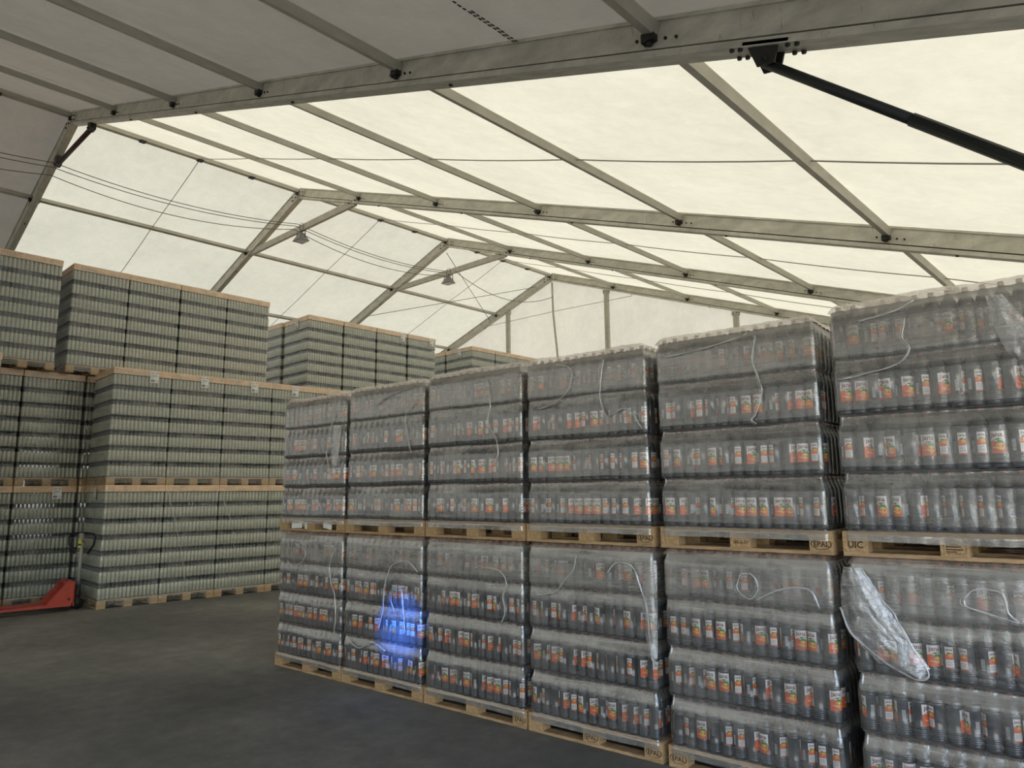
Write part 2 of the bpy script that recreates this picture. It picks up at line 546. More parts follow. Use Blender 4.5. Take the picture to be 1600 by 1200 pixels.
def make_frame(i, y):
    e = bpy.data.objects.new('portal_frame', None)
    COL.objects.link(e)
    e.location = (RX, y, 0)
    L = lambda x, z, yy=0.0: (x - RX, yy, z)
    for side, hl in ((-1, HALF_L), (1, HALF_R)):
        mb = MB()
        a = L(RX + side * 0.02, RZ)
        b = L(RX + side * hl, zr(RX + side * hl))
        mb.bar(a, b, 0.10, 0.19, 0, off=0.035)
        mb.bar(a, b, 0.13, 0.025, 0, off=0.125)
        mb.bar(a, b, 0.13, 0.045, 0, off=-0.10)
        mb.bar(a, b, 0.07, 0.03, 1, off=-0.070)
        # bolts and stampings on the faces
        d = (Vector(b) - Vector(a)).normalized()
        for k in range(1, 7):
            q = Vector(L(RX + side * PX * k, zr(RX + side * PX * k)))
            for dx in (-0.11, 0.11, 0.19):
                bolt(mb, q + d * dx + Vector((0, -0.05, 0.0)), (0, -1, 0), 0.011, 0.012, 1)
                bolt(mb, q + d * dx + Vector((0, 0.05, 0.0)), (0, 1, 0), 0.011, 0.012, 1)
            bolt(mb, q + d * 0.7 + Vector((0, 0.0, -0.12)), (0, 0, -1), 0.018, 0.02, 1)
        ob = link('rafter', mb.mesh('rafter', [M_ALU, M_BOLT]), e)
        mb = MB()
        x = RX + side * hl
        mb.box(x - RX - 0.1, x - RX + 0.1, -0.06, 0.06, 0, zr(x) + 0.03)
        mb.box(x - RX - 0.2, x - RX + 0.2, -0.15, 0.15, 0, 0.02)
        link('leg', mb.mesh('leg', M_ALU), e)
    # ridge shoe
    mb = MB()
    for s in (-1, 1):
        p0 = Vector(L(RX, RZ))
        p1 = Vector(L(RX + s * 0.28, RZ - 0.28 * SL))
        mb.bar(p0, p1, 0.145, 0.16, 0, off=0.02)
        for t in (0.35, 0.85):
            for zz in (-0.04, 0.05):
                q = p0.lerp(p1, t) + Vector((0, -0.07, zz))
                bolt(mb, q, (0, -1, 0), 0.016, 0.02, 1)
    link('ridge_bracket', mb.mesh('ridge_bracket', [M_ALU, M_BOLT]), e)
    # ties
    if i in (4, 5):
        mb = MB()
        z = 8.42
        mb.bar(L(RX - 2.52, z - 0.02, -0.0), L(RX + 2.42, z - 0.02, -0.0), 0.08, 0.15)
        for x in (RX - 2.45, RX + 2.35):
            for dx in (-0.12, 0, 0.12):
                bolt(mb, L(x + dx, z, -0.04), (0, -1, 0), 0.016, 0.03, 1)
        link('collar_tie', mb.mesh('collar_tie', [M_PURLIN, M_BOLT]), e)
    if i == 3:
        mb = MB()
        mb.tube([L(RX - 0.93, 8.70), L(RX + 1.18, 8.70)], 0.045, 10)
        for x in (RX - 0.93, RX + 1.18):
            mb.box(x - RX - 0.09, x - RX + 0.09, -0.05, 0.05, 8.66, 8.86, 1)
            bolt(mb, L(x, 8.68, -0.05), (0, -1, 0), 0.02, 0.03, 1)
        link('collar_tie', mb.mesh('collar_tie_red', [M_RUST, M_BOLT]), e, label='dark red steel tie')
        mb = MB()
        a = Vector((-1.47, 0, zr(-1.47) - 0.21))
        b = Vector((HALF_R + RX - 0.1, 0, 1.72))
        dd = (b - a).normalized()
        mb.tube([L(a.x, a.z), L((a + dd * 0.95).x, (a + dd * 0.95).z)], 0.028, 12)
        mb.tube([L((a + dd * 0.93).x, (a + dd * 0.93).z), L(b.x, b.z)], 0.033, 12)
        link('knee_brace', mb.mesh('knee_brace', M_DARKMETAL), e, label='black tubular knee brace')
        mb = MB()
        q = Vector((a.x - RX, 0, a.z))
        sl_ = Vector((1, 0, -SL)).normalized()
        mb.bar(q + Vector((-0.10, 0, 0.10 + 0.10 * SL)), q + Vector((0.16, 0, 0.10 - 0.16 * SL)), 0.13, 0.02)
        for yy in (-0.045, 0.045):
            T = [q + Vector((-0.075, yy, 0.105)), q + Vector((0.10, yy, 0.06)), q + Vector((0.07, yy, -0.045)), q + Vector((-0.03, yy, -0.03))]
            vs = [t + Vector((0, d_, 0)) for d_ in (-0.006, 0.006) for t in T]
            mb.add(vs, [(0, 1, 2, 3), (7, 6, 5, 4), (0, 4, 5, 1), (1, 5, 6, 2), (2, 6, 7, 3), (3, 7, 4, 0)])
        mb.tube([q + Vector((0.02, -0.07, 0)), q + Vector((0.02, 0.07, 0))], 0.016, 6)
        for dx in (-0.17, -0.12, 0.15, 0.2):
            bolt(mb, q + Vector((dx, -0.05, 0.10 - dx * SL)), (0, 0, -1), 0.014, 0.035)
            bolt(mb, q + Vector((dx, 0.05, 0.10 - dx * SL)), (0, 0, -1), 0.014, 0.035)
        link('brace_bracket', mb.mesh('brace_bracket', M_BOLT), e, label='black bolted steel bracket')
    return e


FL = ['', 'tent frame two bays behind the viewer', 'tent frame right beside the viewer', 'nearest aluminium tent frame with black knee brace and red ridge tie',
      'second aluminium tent frame, collar tie carrying the nearer lamp', 'third aluminium tent frame, collar tie carrying the farther lamp',
      'last aluminium tent frame, standing in the gable wall']
for i, y in enumerate(YF):
    if i == 0: continue
    tag(make_frame(i, y), FL[i], 'tent frame', 'tent frames', 'structure')


def purlin(x, y0, y1, lab, ridge=False):
    mb = MB()
    yy0, yy1 = y0 + 0.055, y1 - 0.055
    L_ = yy1 - yy0
    tilt = -SL if x > RX else SL
    upv = Vector((-tilt, 0, 1)) if not ridge else Vector((0, 0, 1))
    mb.bar((0, 0, 0), (0, L_, 0), 0.075 if not ridge else 0.11, 0.085, 0, upv, off=0.06)
    for y in (0.02, L_ - 0.02):
        mb.box(-0.045, 0.045, y - 0.03, y + 0.03, -0.03, 0.03, 1)
        bolt(mb, (0, y, -0.02), (0, 0, -1), 0.02, 0.03, 1)
    if ridge:
        for t in (0.25, 0.5, 0.75):
            mb.box(-0.07, 0.07, L_ * t - 0.06, L_ * t + 0.06, 0.0, 0.02, 1)
    ob = link('roof_purlin', mb.mesh('roof_purlin', [M_PURLIN, M_BOLT]), None, (x, yy0, zr(x)))
    return tag(ob, lab, 'roof beam', 'roof purlins', 'structure')


bays = ['dark near roof bay', 'first bright roof bay', 'second bright roof bay', 'third bright roof bay by the gable']
ordn = ['first', 'second', 'third', 'fourth', 'fifth', 'sixth']
for bi in range(2, 6):
    y0, y1 = YF[bi], YF[bi + 1]
    purlin(RX, y0, y1, 'ridge beam of the ' + bays[bi - 2], True)
    for k in range(1, 7):
        purlin(RX + k * PX, y0, y1, '%s purlin right of the ridge in the %s' % (ordn[k - 1], bays[bi - 2]))
    for k in range(1, 6):
        purlin(RX - k * PX, y0, y1, '%s purlin left of the ridge in the %s' % (ordn[k - 1], bays[bi - 2]))

# gable posts
for j, x in enumerate((-26.2, -21.8, -17.4, -13.0, -8.62, -4.2, 0.2)):
    mb = MB()
    zt = zr(x) - 0.12
    mb.box(-0.07, 0.07, -0.05, 0.05, 0, zt)
    mb.box(-0.10, 0.10, -0.06, 0.06, zt - 0.12, zt, 0)
    for dx in (-0.05, 0.05):
        bolt(mb, (dx, -0.06, zt - 0.06), (0, -1, 0), 0.014, 0.02, 1)
    tag(link('gable_post', mb.mesh('gable_post', [M_PURLIN, M_BOLT]), None, (x, YF[-1], 0)),
        ['gable post hidden at the far left', 'gable post second from the left side wall', 'aluminium gable post left of the ridge, above the farthest bottle stack',
         'aluminium gable post just right of the ridge', 'aluminium gable post behind the fifth water column', 'gable post hidden behind the nearest water columns', 'gable post at the right eave'][j],
        'post', 'gable wall posts', 'structure')


# ------------------------------------------------------------------ wires and cables
def wire(name, pts, r, m_, lab, cat='cable', group=None, sag=0.0, sub=1):
    P = []
    pts = [Vector(p) for p in pts]
    for a, b in zip(pts[:-1], pts[1:]):
        n_ = max(2, int((b - a).length * sub))
        for k in range(n_):
            t = k / n_
            q = a.lerp(b, t)
            q.z -= sag * 4 * t * (1 - t) * (b - a).length / 5
            P.append(q)
    P.append(pts[-1])
    o0 = P[0].copy()
    mb = MB()
    mb.tube([q - o0 for q in P], r, 5)
    return tag(link(name, mb.mesh(name, m_), None, o0), lab, cat, group)


for i, nm in ((3, 'first'), (4, 'second'), (5, 'third')):
    ym = (YF[i] + YF[i + 1]) / 2
    pts = [(RX - PX * k, ym, zr(RX - PX * k) + 0.08) for k in range(5, 0, -1)] + [(RX, ym, RZ + 0.06)] + [(RX + PX * k, ym, zr(RX + PX * k) + 0.08) for k in range(1, 7)]
    wire('roof_wire', pts, 0.008, M_WIRE, 'thin wire over the purlins across the %s bright roof bay' % nm, 'wire', 'roof wires', 0.035, 2)
zc = 8.40
for j, (dz, dx) in enumerate(((0.0, 0.0), (0.06, 0.10), (-0.14, -0.10))):
    xs_ = [RX - 0.9 + dx, RX - 0.85 + dx, RX + 0.12 + dx, RX + 0.10 + dx]
    wire('power_cable', [(xs_[0], -1.29, zc + 0.25 + dz), (xs_[1], 3.60, 8.57 + dz), (xs_[2], 8.56, zc + 0.02 + dz * 0.4), (xs_[3], 13.54, zc - 0.05 + dz * 0.4)], 0.009, M_CABLE,
         ['middle power cable slung between the collar ties', 'upper power cable slung between the collar ties', 'lower, more sagging power cable slung between the collar ties'][j],
         'cable', 'power cables', 0.20 if j < 2 else 0.30, 3)
wire('power_cable', [(RX + 0.45, 13.54, 8.33), (-15.15, 18.3, 8.55)], 0.010, M_CABLE, 'slack cable from the farther lamp to the gable pole', 'cable', 'power cables', 0.5, 3)
wire('bracing_cable', [(-19.5, 13.7, zr(-19.5) - 0.05), (-15.9, 18.35, zr(-15.9) - 0.05)], 0.010, M_CABLE, 'diagonal bracing cable in the last bay, rising to the gable ridge', 'cable')
wire('bracing_cable', [(-15.5, 13.75, 9.1), (-18.2, 18.35, zr(-18.2) - 0.1)], 0.010, M_CABLE, 'bracing cable falling from the third ridge to the gable rafter', 'cable')
wire('gable_wire', [(-18.7, 18.44, 8.1), (-15.1, 18.44, 8.08), (-12.0, 18.44, 8.0)], 0.009, M_WIRE, 'thin wire crossing the gable cloth behind the posts', 'wire')
mb = MB()
mb.tube([(0, 0, 9.1), (0.03, 0.0, 8.0), (0.16, 0, 6.8), (0.30, 0, 5.4), (0.40, 0, 3.0), (0.42, 0, 0.0)], 0.035, 8)
tag(link('gable_pole', mb.mesh('gable_pole', M_PURLIN), None, (-15.2, 18.36, 0)), 'thin bent pole hanging at the gable ridge', 'pole')


def lamp(x, y, z, lab):
    e = bpy.data.objects.new('floodlight', None)
    COL.objects.link(e)
    e.location = (x, y, z + .13)
    mb = MB()
    v = [(-.17, -.14, -.10), (.17, -.14, -.10), (.17, .14, -.10), (-.17, .14, -.10), (-.09, -.07, .05), (.09, -.07, .05), (.09, .07, .05), (-.09, .07, .05)]
    mb.add(v, [(4, 5, 6, 7), (0, 1, 5, 4), (1, 2, 6, 5), (2, 3, 7, 6), (3, 0, 4, 7), (0, 3, 2, 1)])
    mb.box(-.06, .06, -.06, .06, .05, .11)
    link('lamp_housing', mb.mesh('lamp_housing', M_LAMP), e)
    mb = MB()
    mb.box(-.15, .15, -.12, .12, -.108, -.100)
    link('lens', mb.mesh('lens', M_LENS), e)
    mb = MB()
    mb.tube([(-.19, 0, -.04), (-.19, 0, .13), (.19, 0, .13), (.19, 0, -.04)], 0.012, 6)
    mb.tube([(0, 0, .13), (0, 0, .20)], 0.012, 6)
    mb.tube([(-.08, 0, .13), (-.08, 0, .33), (0, .0, .38), (.08, 0, .33), (.08, 0, .13)], 0.005, 5)
    link('bracket', mb.mesh('bracket', M_BOLT), e)
    return tag(e, lab, 'lamp', 'ceiling floodlights')


lamp(RX + 0.20, 8.66, 8.01, 'grey floodlight hanging from the second frame collar tie')
lamp(RX + 0.10, 13.58, 8.01, 'grey floodlight hanging from the third frame collar tie')


# ------------------------------------------------------------------ text meshes
def text_polys(txt, size):
    cu = bpy.data.curves.new('t', 'FONT')
    cu.body = txt
    cu.size = size
    cu.align_x = 'CENTER'
    cu.resolution_u = 2
    cu.offset = size * 0.018
    ob = bpy.data.objects.new('t', cu)
    COL.objects.link(ob)
    bpy.context.view_layer.update()
    me = ob.evaluated_get(bpy.context.evaluated_depsgraph_get()).to_mesh()
    vs = [(v_.co.x, v_.co.y) for v_ in me.vertices]
    fs = [tuple(p_.vertices) for p_ in me.polygons]
    bpy.data.objects.remove(ob)
    bpy.data.curves.remove(cu)
    return vs, fs


T_JANA = text_polys('jana', 0.037)
T_SMALL = text_polys('VITAMIN', 0.0085)
T_EPAL = text_polys('EPAL', 0.045)
T_UIC = text_polys('UIC', 0.055)
T_NUM = text_polys('185-2-31', 0.030)
T_HR = text_polys('HR', 0.030)

# ------------------------------------------------------------------ water bottle (PET)
RB, HB = 0.0437, 0.334
prof = [(0.020, 0.004), (0.034, 0.0), (0.0405, 0.004), (RB, 0.014)]
z = 0.020
while z < 0.072:
    prof += [(RB, z), (RB, z + 0.005), (RB - 0.0025, z + 0.0075), (RB - 0.0025, z + 0.009)]
    z += 0.0115
prof += [(RB, 0.076), (RB - 0.001, 0.078), (RB - 0.001, 0.205), (RB, 0.208)]
z = 0.211
while z < 0.235:
    prof += [(RB, z), (RB, z + 0.005), (RB - 0.0022, z + 0.0075), (RB - 0.0022, z + 0.009)]
    z += 0.0115
prof += [(RB, 0.240), (0.042, 0.252), (0.037, 0.268), (0.029, 0.284), (0.020, 0.297), (0.0150, 0.304), (0.0140, 0.308), (0.0178, 0.309), (0.0178, 0.312), (0.0140, 0.313)]
PROF_PET = prof
mb = MB()
mb.lathe(prof, 28)
ME_PET = mb.mesh('water_bottle', M_PET)
cap_prof = [(0.0158, 0.3135), (0.0163, 0.315), (0.0163, 0.330), (0.0150, 0.334), (0.006, 0.3342)]
mb = MB()
mb.lathe(cap_prof, 18)
ME_CAP = mb.mesh('cap', M_CAP)
mb = MB()
mb.lathe(prof, 28)
mb.lathe(cap_prof, 12, None, 1)
ME_PETCAP = mb.mesh('water_bottle_capped', [M_PET, M_CAP])


def wrap(mb, vs, fs, mi, r, a0, z0):
    """bend flat (u, v) art around the bottle; a0 = angle of the art centre"""
    out = []
    for u, v_ in vs:
        a = a0 + u / RB
        out.append((r * math.cos(a), r * math.sin(a), z0 + v_))
    mb.add(out, fs, mi, True)


def strip(mb, u0, u1, lo, hi, mi, r, a0, z0, nseg=10):
    vs, fs = [], []
    for k in range(nseg + 1):
        u = u0 + (u1 - u0) * k / nseg
        a_, b_ = lo(u), hi(u)
        vs += [(u, a_), (u, max(b_, a_))]
    for k in range(nseg):
        fs.append((2 * k, 2 * k + 2, 2 * k + 3, 2 * k + 1))
    wrap(mb, vs, fs, mi, r, a0, z0)


def ell(mb, cx, cz, rx, rz_, rot, mi, r, a0, z0, n_=14):
    vs = [(cx, cz)]
    for k in range(n_):
        t = 2 * PI * k / n_
        x, y = rx * math.cos(t), rz_ * math.sin(t)
        vs.append((cx + x * math.cos(rot) - y * math.sin(rot), cz + x * math.sin(rot) + y * math.cos(rot)))
    wrap(mb, vs, [(0, 1 + k, 1 + (k + 1) % n_) for k in range(n_)], mi, r, a0, z0)


LM = [M_LWHITE, M_LORANGE, M_LGREEN, M_LPEACH, M_LTEXT, M_LGREY]
mb = MB()
A0, Z0 = -PI / 2, 0.083
W2 = 0.040
R0 = RB + 0.0004
strip(mb, -W2, W2, lambda u: 0, lambda u: 0.118, 0, R0, A0, Z0)
strip(mb, -W2, W2, lambda u: 0.0, lambda u: 0.058 + 0.010 * math.sin(u * 55 + 2.6), 1, R0 + .0003, A0, Z0)
ell(mb, 0.004, 0.067, 0.025, 0.013, 0.12, 2, R0 + .0006, A0, Z0)
ell(mb, 0.021, 0.058, 0.018, 0.009, -0.5, 2, R0 + .0006, A0, Z0)
ell(mb, 0.015, 0.036, 0.020, 0.019, 0, 3, R0 + .0008, A0, Z0)
wrap(mb, [(a, b) for a, b in T_JANA[0]], T_JANA[1], 4, R0 + .0009, A0, Z0 + 0.087)
wrap(mb, [(a - 0.008, b) for a, b in T_SMALL[0]], T_SMALL[1], 0, R0 + .0012, A0, Z0 + 0.027)
A1 = A0 + PI * 0.92
W3 = 0.021
strip(mb, -W3, W3, lambda u: 0, lambda u: 0.118, 0, R0, A1, Z0, 6)
strip(mb, -W3, W3, lambda u: 0.048, lambda u: 0.082 + 0.005 * math.sin(u * 120), 1, R0 + .0003, A1, Z0, 6)
strip(mb, -W3, W3, lambda u: 0.0, lambda u: 0.008, 1, R0 + .0003, A1, Z0, 6)
ell(mb, 0.006, 0.072, 0.011, 0.009, 0, 3, R0 + .0006, A1, Z0)
ell(mb, -0.004, 0.084, 0.010, 0.005, 0.3, 2, R0 + .0006, A1, Z0)
wrap(mb, [(a * 0.55, b * 0.55) for a, b in T_JANA[0]], T_JANA[1], 4, R0 + .0009, A1, Z0 + 0.098)
for k in range(5):
    zz = 0.014 + k * 0.006
    strip(mb, -W3 * 0.8, W3 * (0.8 - 0.2 * (k % 2)), lambda u: zz, lambda u: zz + 0.0022, 5, R0 + .0006, A1, Z0, 4)
# bar code strip
A2 = A0 + PI * 0.55
for k in range(9):
    zz = 0.012 + k * 0.007
    strip(mb, -0.010, 0.010, lambda u: zz, lambda u: zz + 0.003, 0, R0, A2, Z0, 3)
ME_LABEL = mb.mesh('label', LM)

# ------------------------------------------------------------------ glass bottle
RG, HG = 0.0318, 0.264
prof_g = [(0.024, 0.001), (0.029, 0.0), (RG, 0.006), (RG, 0.160), (0.0295, 0.172), (0.026, 0.181)]
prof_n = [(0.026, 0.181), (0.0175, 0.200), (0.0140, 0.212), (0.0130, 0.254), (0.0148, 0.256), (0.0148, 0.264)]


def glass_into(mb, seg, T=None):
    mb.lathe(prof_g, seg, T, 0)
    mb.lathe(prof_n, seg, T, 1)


mb = MB()
glass_into(mb, 12)
ME_GLASS = mb.mesh('glass_bottle', [M_GLASS, M_GLASSN])


# ------------------------------------------------------------------ film meshes
def film_mesh(name, w_, d_, zs, inset, m_, scal, pitch, seed, off=0.012, npf=110, nps=50):
    """film wound round a w x d load (front face at y=0, load runs to +y); zs heights, inset(z) pulls it in"""
    rc = 0.035
    base = []
    def seg(a, b, n_):
        for k in range(n_):
            t = k / n_
            base.append((a[0] + (b[0] - a[0]) * t, a[1] + (b[1] - a[1]) * t))
    hw = w_ / 2 + off
    y0, y1 = -off, d_ + off
    def arc(cx, cy, a0):
        for k in range(5):
            a = a0 + (PI / 2) * k / 5
            base.append((cx + rc * math.cos(a), cy + rc * math.sin(a)))
    seg((-hw + rc, y0), (hw - rc, y0), npf)
    arc(hw - rc, y0 + rc, -PI / 2)
    seg((hw, y0 + rc), (hw, y1 - rc), nps)
    arc(hw - rc, y1 - rc, 0)
    seg((hw - rc, y1), (-hw + rc, y1), 12)
    arc(-hw + rc, y1 - rc, PI / 2)
    seg((-hw, y1 - rc), (-hw, y0 + rc), nps)
    arc(-hw + rc, y0 + rc, PI)
    n_ = len(base)
    cx, cy = 0.0, d_ / 2
    vs = []
    for z_ in zs:
        for (x, y) in base:
            ins = inset(z_, x, y)
            # outward normal approx for a rectangle
            dx = 1 if x > hw - rc * 0.9 else (-1 if x < -hw + rc * 0.9 else 0)
            dy = -1 if y < y0 + rc * 0.9 else (1 if y > y1 - rc * 0.9 else 0)
            l = math.hypot(dx, dy) or 1
            wv = 0.004 * noise.noise(Vector((x * 4 + seed, y * 4, z_ * 9))) + 0.002 * noise.noise(Vector((x * 16, y * 16 + seed, z_ * 40)))
            along = x if dy else y
            sc2 = scal * (abs(math.sin(PI * (along + w_ / 2) / pitch)) - 1) if (dx == 0 or dy == 0) else 0
            q = -ins + wv + sc2
            vs.append((x + dx / l * q, y + dy / l * q, z_ + 0.006 * noise.noise(Vector((x * 3 + seed, y * 3, z_ * 3)))))
    fs = []
    for i in range(len(zs) - 1):
        for k in range(n_):
            l = (k + 1) % n_
            fs.append((i * n_ + k, i * n_ + l, (i + 1) * n_ + l, (i + 1) * n_ + k))
    mb = MB()
    mb.add(vs, fs, 0, True)
    return mb.mesh(name, m_)


LAY = 0.340
PZ = 0.144


def pet_inset(seed):
    def f(z_, x, y):
        if z_ < PZ:
            return 0.0
        t = ((z_ - PZ) % LAY) / LAY
        k = int((z_ - PZ) / LAY)
        top = k >= 3
        a = 0.0
        if t > 0.72:
            s = (t - 0.72) / 0.28
            a = 0.034 * (math.sin(s * PI / 2) ** 1.2)
        elif t < 0.05:
            a = 0.034 * (1 - t / 0.05)
        if top and t > 0.05: a *= 0.9
        if k == 3 and t < 0.05: a *= 0.35
        a *= 0.85 + 0.5 * noise.noise(Vector((x * 2 + seed, y * 2, k * 3.1)))
        if k == 2 and t > 0.72: a *= 0.45      # the top wraps bridge this neck
        return max(0, a) * (0.9 if z_ < 1.48 else 1.0)
    return f


zs = [0.084, 0.095, 0.115, PZ - 0.004, PZ + 0.004]
for k in range(4):
    zs += [PZ + LAY * (k + t) for t in (0.02, 0.05, 0.12, 0.25, 0.4, 0.55, 0.68, 0.74, 0.79, 0.84, 0.89, 0.94, 0.99)]
zs = sorted(q for q in zs if q < PZ + 3.90 * LAY)
FILM_PET = [film_mesh('stretch_film', 1.145, 0.79, zs, pet_inset(s * 5.3), F_PET, 0.0035, 0.0881, s * 11.0) for s in range(4)]
LG = 0.272
zsg = [0.03, 0.08, 0.14, 0.15]
for k in range(7):
    zsg += [PZ + 0.01 + LG * (k + t) for t in (0.03, 0.3, 0.6, 0.72, 0.82, 0.95)]
zsg += [2.09]
zsg = [q for q in zsg if q < 2.095]


def g_inset(z_, x, y):
    if z_ < PZ or z_ > 1.95: return -0.002
    t = ((z_ - PZ - 0.01) % LG) / LG
    return 0.004 + (0.012 * math.sin(PI * (t - 0.62) / 0.38) if t > 0.62 else 0)


FILM_GLASS = [film_mesh('stretch_film', 0.985, 1.19, zsg, g_inset, F_GLASS, 0.002, 0.0655, 40 + s * 9, 0.008, 100, 60) for s in range(3)]


def top_film(seed, w_=1.17, d_=0.81):
    mb = MB()
    nx, ny = 48, 30
    vs = []
    for i in range(nx + 1):
        for j in range(ny + 1):
            u, v_ = i / nx, j / ny
            x, y = -w_ / 2 + w_ * u, -0.008 + d_ * v_
            ed = min(u, 1 - u, v_ * 0.7, (1 - v_) * 0.7) * 2
            e1 = min(1.0, ed / 0.10)
            z_ = 1.462 + 0.056 * math.sqrt(e1)
            z_ += (0.050 * max(0, noise.noise(Vector((x * 2.2 + seed, y * 3, seed)))) + 0.012 * noise.noise(Vector((x * 9 + seed, y * 9, 1)))) * min(1, ed * 4)
            z_ += 0.004 * abs(math.sin(PI * (x + 0.5725) / 0.0881)) * (v_ < .1)
            vs.append((x, y, z_))
    fs = [(i * (ny + 1) + j, (i + 1) * (ny + 1) + j, (i + 1) * (ny + 1) + j + 1, i * (ny + 1) + j + 1) for i in range(nx) for j in range(ny)]
    mb.add(vs, fs, 0, True)
    return mb.mesh('top_film', F_PETTOP)


TOPF = [top_film(s * 3.7 + 1) for s in range(3)]


# ------------------------------------------------------------------ pallets
def deck_mesh(w_, d_, name='pallet'):
    """upper deck + stringer boards; origin front centre on the floor, long side w along x"""
    mb = MB()
    nb = 5
    wd = [0.145, 0.10, 0.145, 0.10, 0.145] if d_ < 1 else [0.145, 0.12, 0.145, 0.12, 0.145]
    gap = (d_ - sum(wd)) / 4
    y = 0
    for b in wd:
        mb.box(-w_ / 2, w_ / 2, y, y + b, 0.122, 0.144)
        y += b + gap
    for cx in (-w_ / 2 + 0.0725, 0, w_ / 2 - 0.0725):
        mb.box(cx - 0.0725, cx + 0.0725, 0, d_, 0.100, 0.1215)
    return mb


def blocks(w_, d_):
    out = []
    for ix, cx in enumerate((-w_ / 2 + 0.0725, 0, w_ / 2 - 0.0725)):
        for iy, cy in enumerate((0.05, d_ / 2, d_ - 0.05)):
            out.append((cx, cy, ix, iy))
    return out


ME_DECK = deck_mesh(1.2, 0.8).mesh('pallet', M_WOOD)
mb = MB()
mb.box(-0.0725, 0.0725, -0.05, 0.05, 0, 0.078)
ME_BLOCK = mb.mesh('block', M_WOODB)
mb = MB()
mb.box(-0.6, 0.6, -0.05, 0.05, 0, 0.022)
ME_RUN = mb.mesh('bottom_board', M_WOOD)
mb = deck_mesh(1.0, 1.2)
for (cx, cy, a, b) in blocks(1.0, 1.2):
    mb.box(cx - 0.07, cx + 0.07, cy - 0.05, cy + 0.05, 0.022, 0.100, 1)
for cx in (-0.43, 0, 0.43):
    mb.box(cx - 0.07, cx + 0.07, 0, 1.2, 0.0, 0.022)
ME_GPALLET = mb.mesh('pallet', [M_WOOD, M_WOODB])


def mark_mesh(T, oval):
    mb = MB()
    vs, fs = T
    cx = 0
    mb.add([(a, -0.0515, b + 0.026) for a, b in vs], [tuple(reversed(f)) for f in fs] if False else fs, 0)
    if oval:
        n_ = 28
        vs2 = []
        for k in range(n_):
            t = 2 * PI * k / n_
            for r_ in (1.0, 0.90):
                vs2.append((0.064 * r_ * math.cos(t), -0.0515, 0.040 + 0.033 * r_ * math.sin(t)))
        mb.add(vs2, [(2 * k, (2 * k + 2) % (2 * n_), (2 * k + 3) % (2 * n_), 2 * k + 1) for k in range(n_)], 0)
    return mb.mesh('stamp', M_BRAND)


ME_EPAL = mark_mesh(T_EPAL, True)
ME_UIC = mark_mesh(T_UIC, False)
ME_NUM = mark_mesh(T_NUM, False)

mb = MB()
for (x0, x1, z0, z1) in ((-.055, .055, .062, .064), (-.055, .055, .014, .016), (-.055, -.053, .014, .064), (.053, .055, .014, .064), (-.045, .03, .048, .054), (-.045, .04, .034, .040), (-.045, .01, .022, .027)):
    mb.add([(x0, -0.0515, z0), (x1, -0.0515, z0), (x1, -0.0515, z1), (x0, -0.0515, z1)], [(0, 1, 2, 3)])
ME_BOX = mb.mesh('stamp', M_BRAND)

# hidden inner bottles of a water load: one part
mb = MB()
lowprof = [(0.040, 0.0), (RB, 0.01), (RB, 0.24), (0.037, 0.268), (0.020, 0.297), (0.0150, 0.306)]
for L_ in range(4):
    for ix in range(13):
        for iy in range(9):
            edge = ix in (0, 12) or iy in (1, 8)
            if iy == 0 or not edge: continue
            if ix == 12 and iy in (1, 2): continue
            T = Matrix.Translation((-0.5725 + 0.0441 + ix * 0.0881, 0.044 + iy * 0.0879, PZ + 0.003 + L_ * LAY))
            mb.lathe(lowprof, 12, T)
            mb.lathe([(0.0158, 0.3135), (0.0163, 0.330), (0.006, 0.334)], 8, T, 1)
ME_PETREST = mb.mesh('water_bottle', [M_PET, M_CAP])
# cardboard-thin film sheets between layers
mb = MB()
mb.box(-0.57, 0.57, 0.005, 0.785, 0, 0.002)
ME_SHEET = mb.mesh('layer_sheet', simple('layer_sheet_grey', (0.16, 0.15, 0.145), 0.5))

rng = random.Random(11)
counters = {}


def water_load(loc, rz, zscale, label, stamps=(), seed=0, tails=(), top=False, pallet_label=None):
    e = bpy.data.objects.new('wrapped_water_pallet', None)
    COL.objects.link(e)
    e.location = loc
    e.rotation_euler = (0, 0, rz)
    e.scale = (1, 1, zscale)
    tag(e, label, 'pallet load', 'wrapped pallets of peach water bottles')
    pal = link('pallet', ME_DECK, e)
    for (cx, cy, ix, iy) in blocks(1.2, 0.8):
        b = link('block', ME_BLOCK, pal, (cx, cy, 0.022))
    for cy in (0.05, 0.4, 0.75):
        link('bottom_board', ME_RUN, pal, (0, cy, 0))
    for (ix, me) in stamps:
        link('stamp', me, pal, ((-0.6 + 0.0725, 0, 0.6 - 0.0725)[ix], 0.05, 0.022))
    for L_ in range(4):
        zb = PZ + 0.003 + L_ * LAY
        if L_:
            link('layer_sheet', ME_SHEET, e, (0, 0, zb - 0.0025))
        pos = [(ix, 0) for ix in range(13)] + [(12, 1), (12, 2)]
        for (ix, iy) in pos:
            capd = L_ == 3
            b = link('water_bottle', ME_PET if capd else ME_PETCAP, e, (-0.5725 + 0.0441 + ix * 0.0881, 0.044 + iy * 0.0879, zb), 0)
            b.rotation_euler = (0, 0, rng.uniform(0, 2 * PI))
            link('label', ME_LABEL, b)
            if capd:
                link('cap', ME_CAP, b)
    r = link('water_bottle', ME_PETREST, e)
    r['kind'] = 'stuff'
    link('stretch_film', FILM_PET[seed % 4], e)
    link('top_film', TOPF[seed % 3], e)
    return e


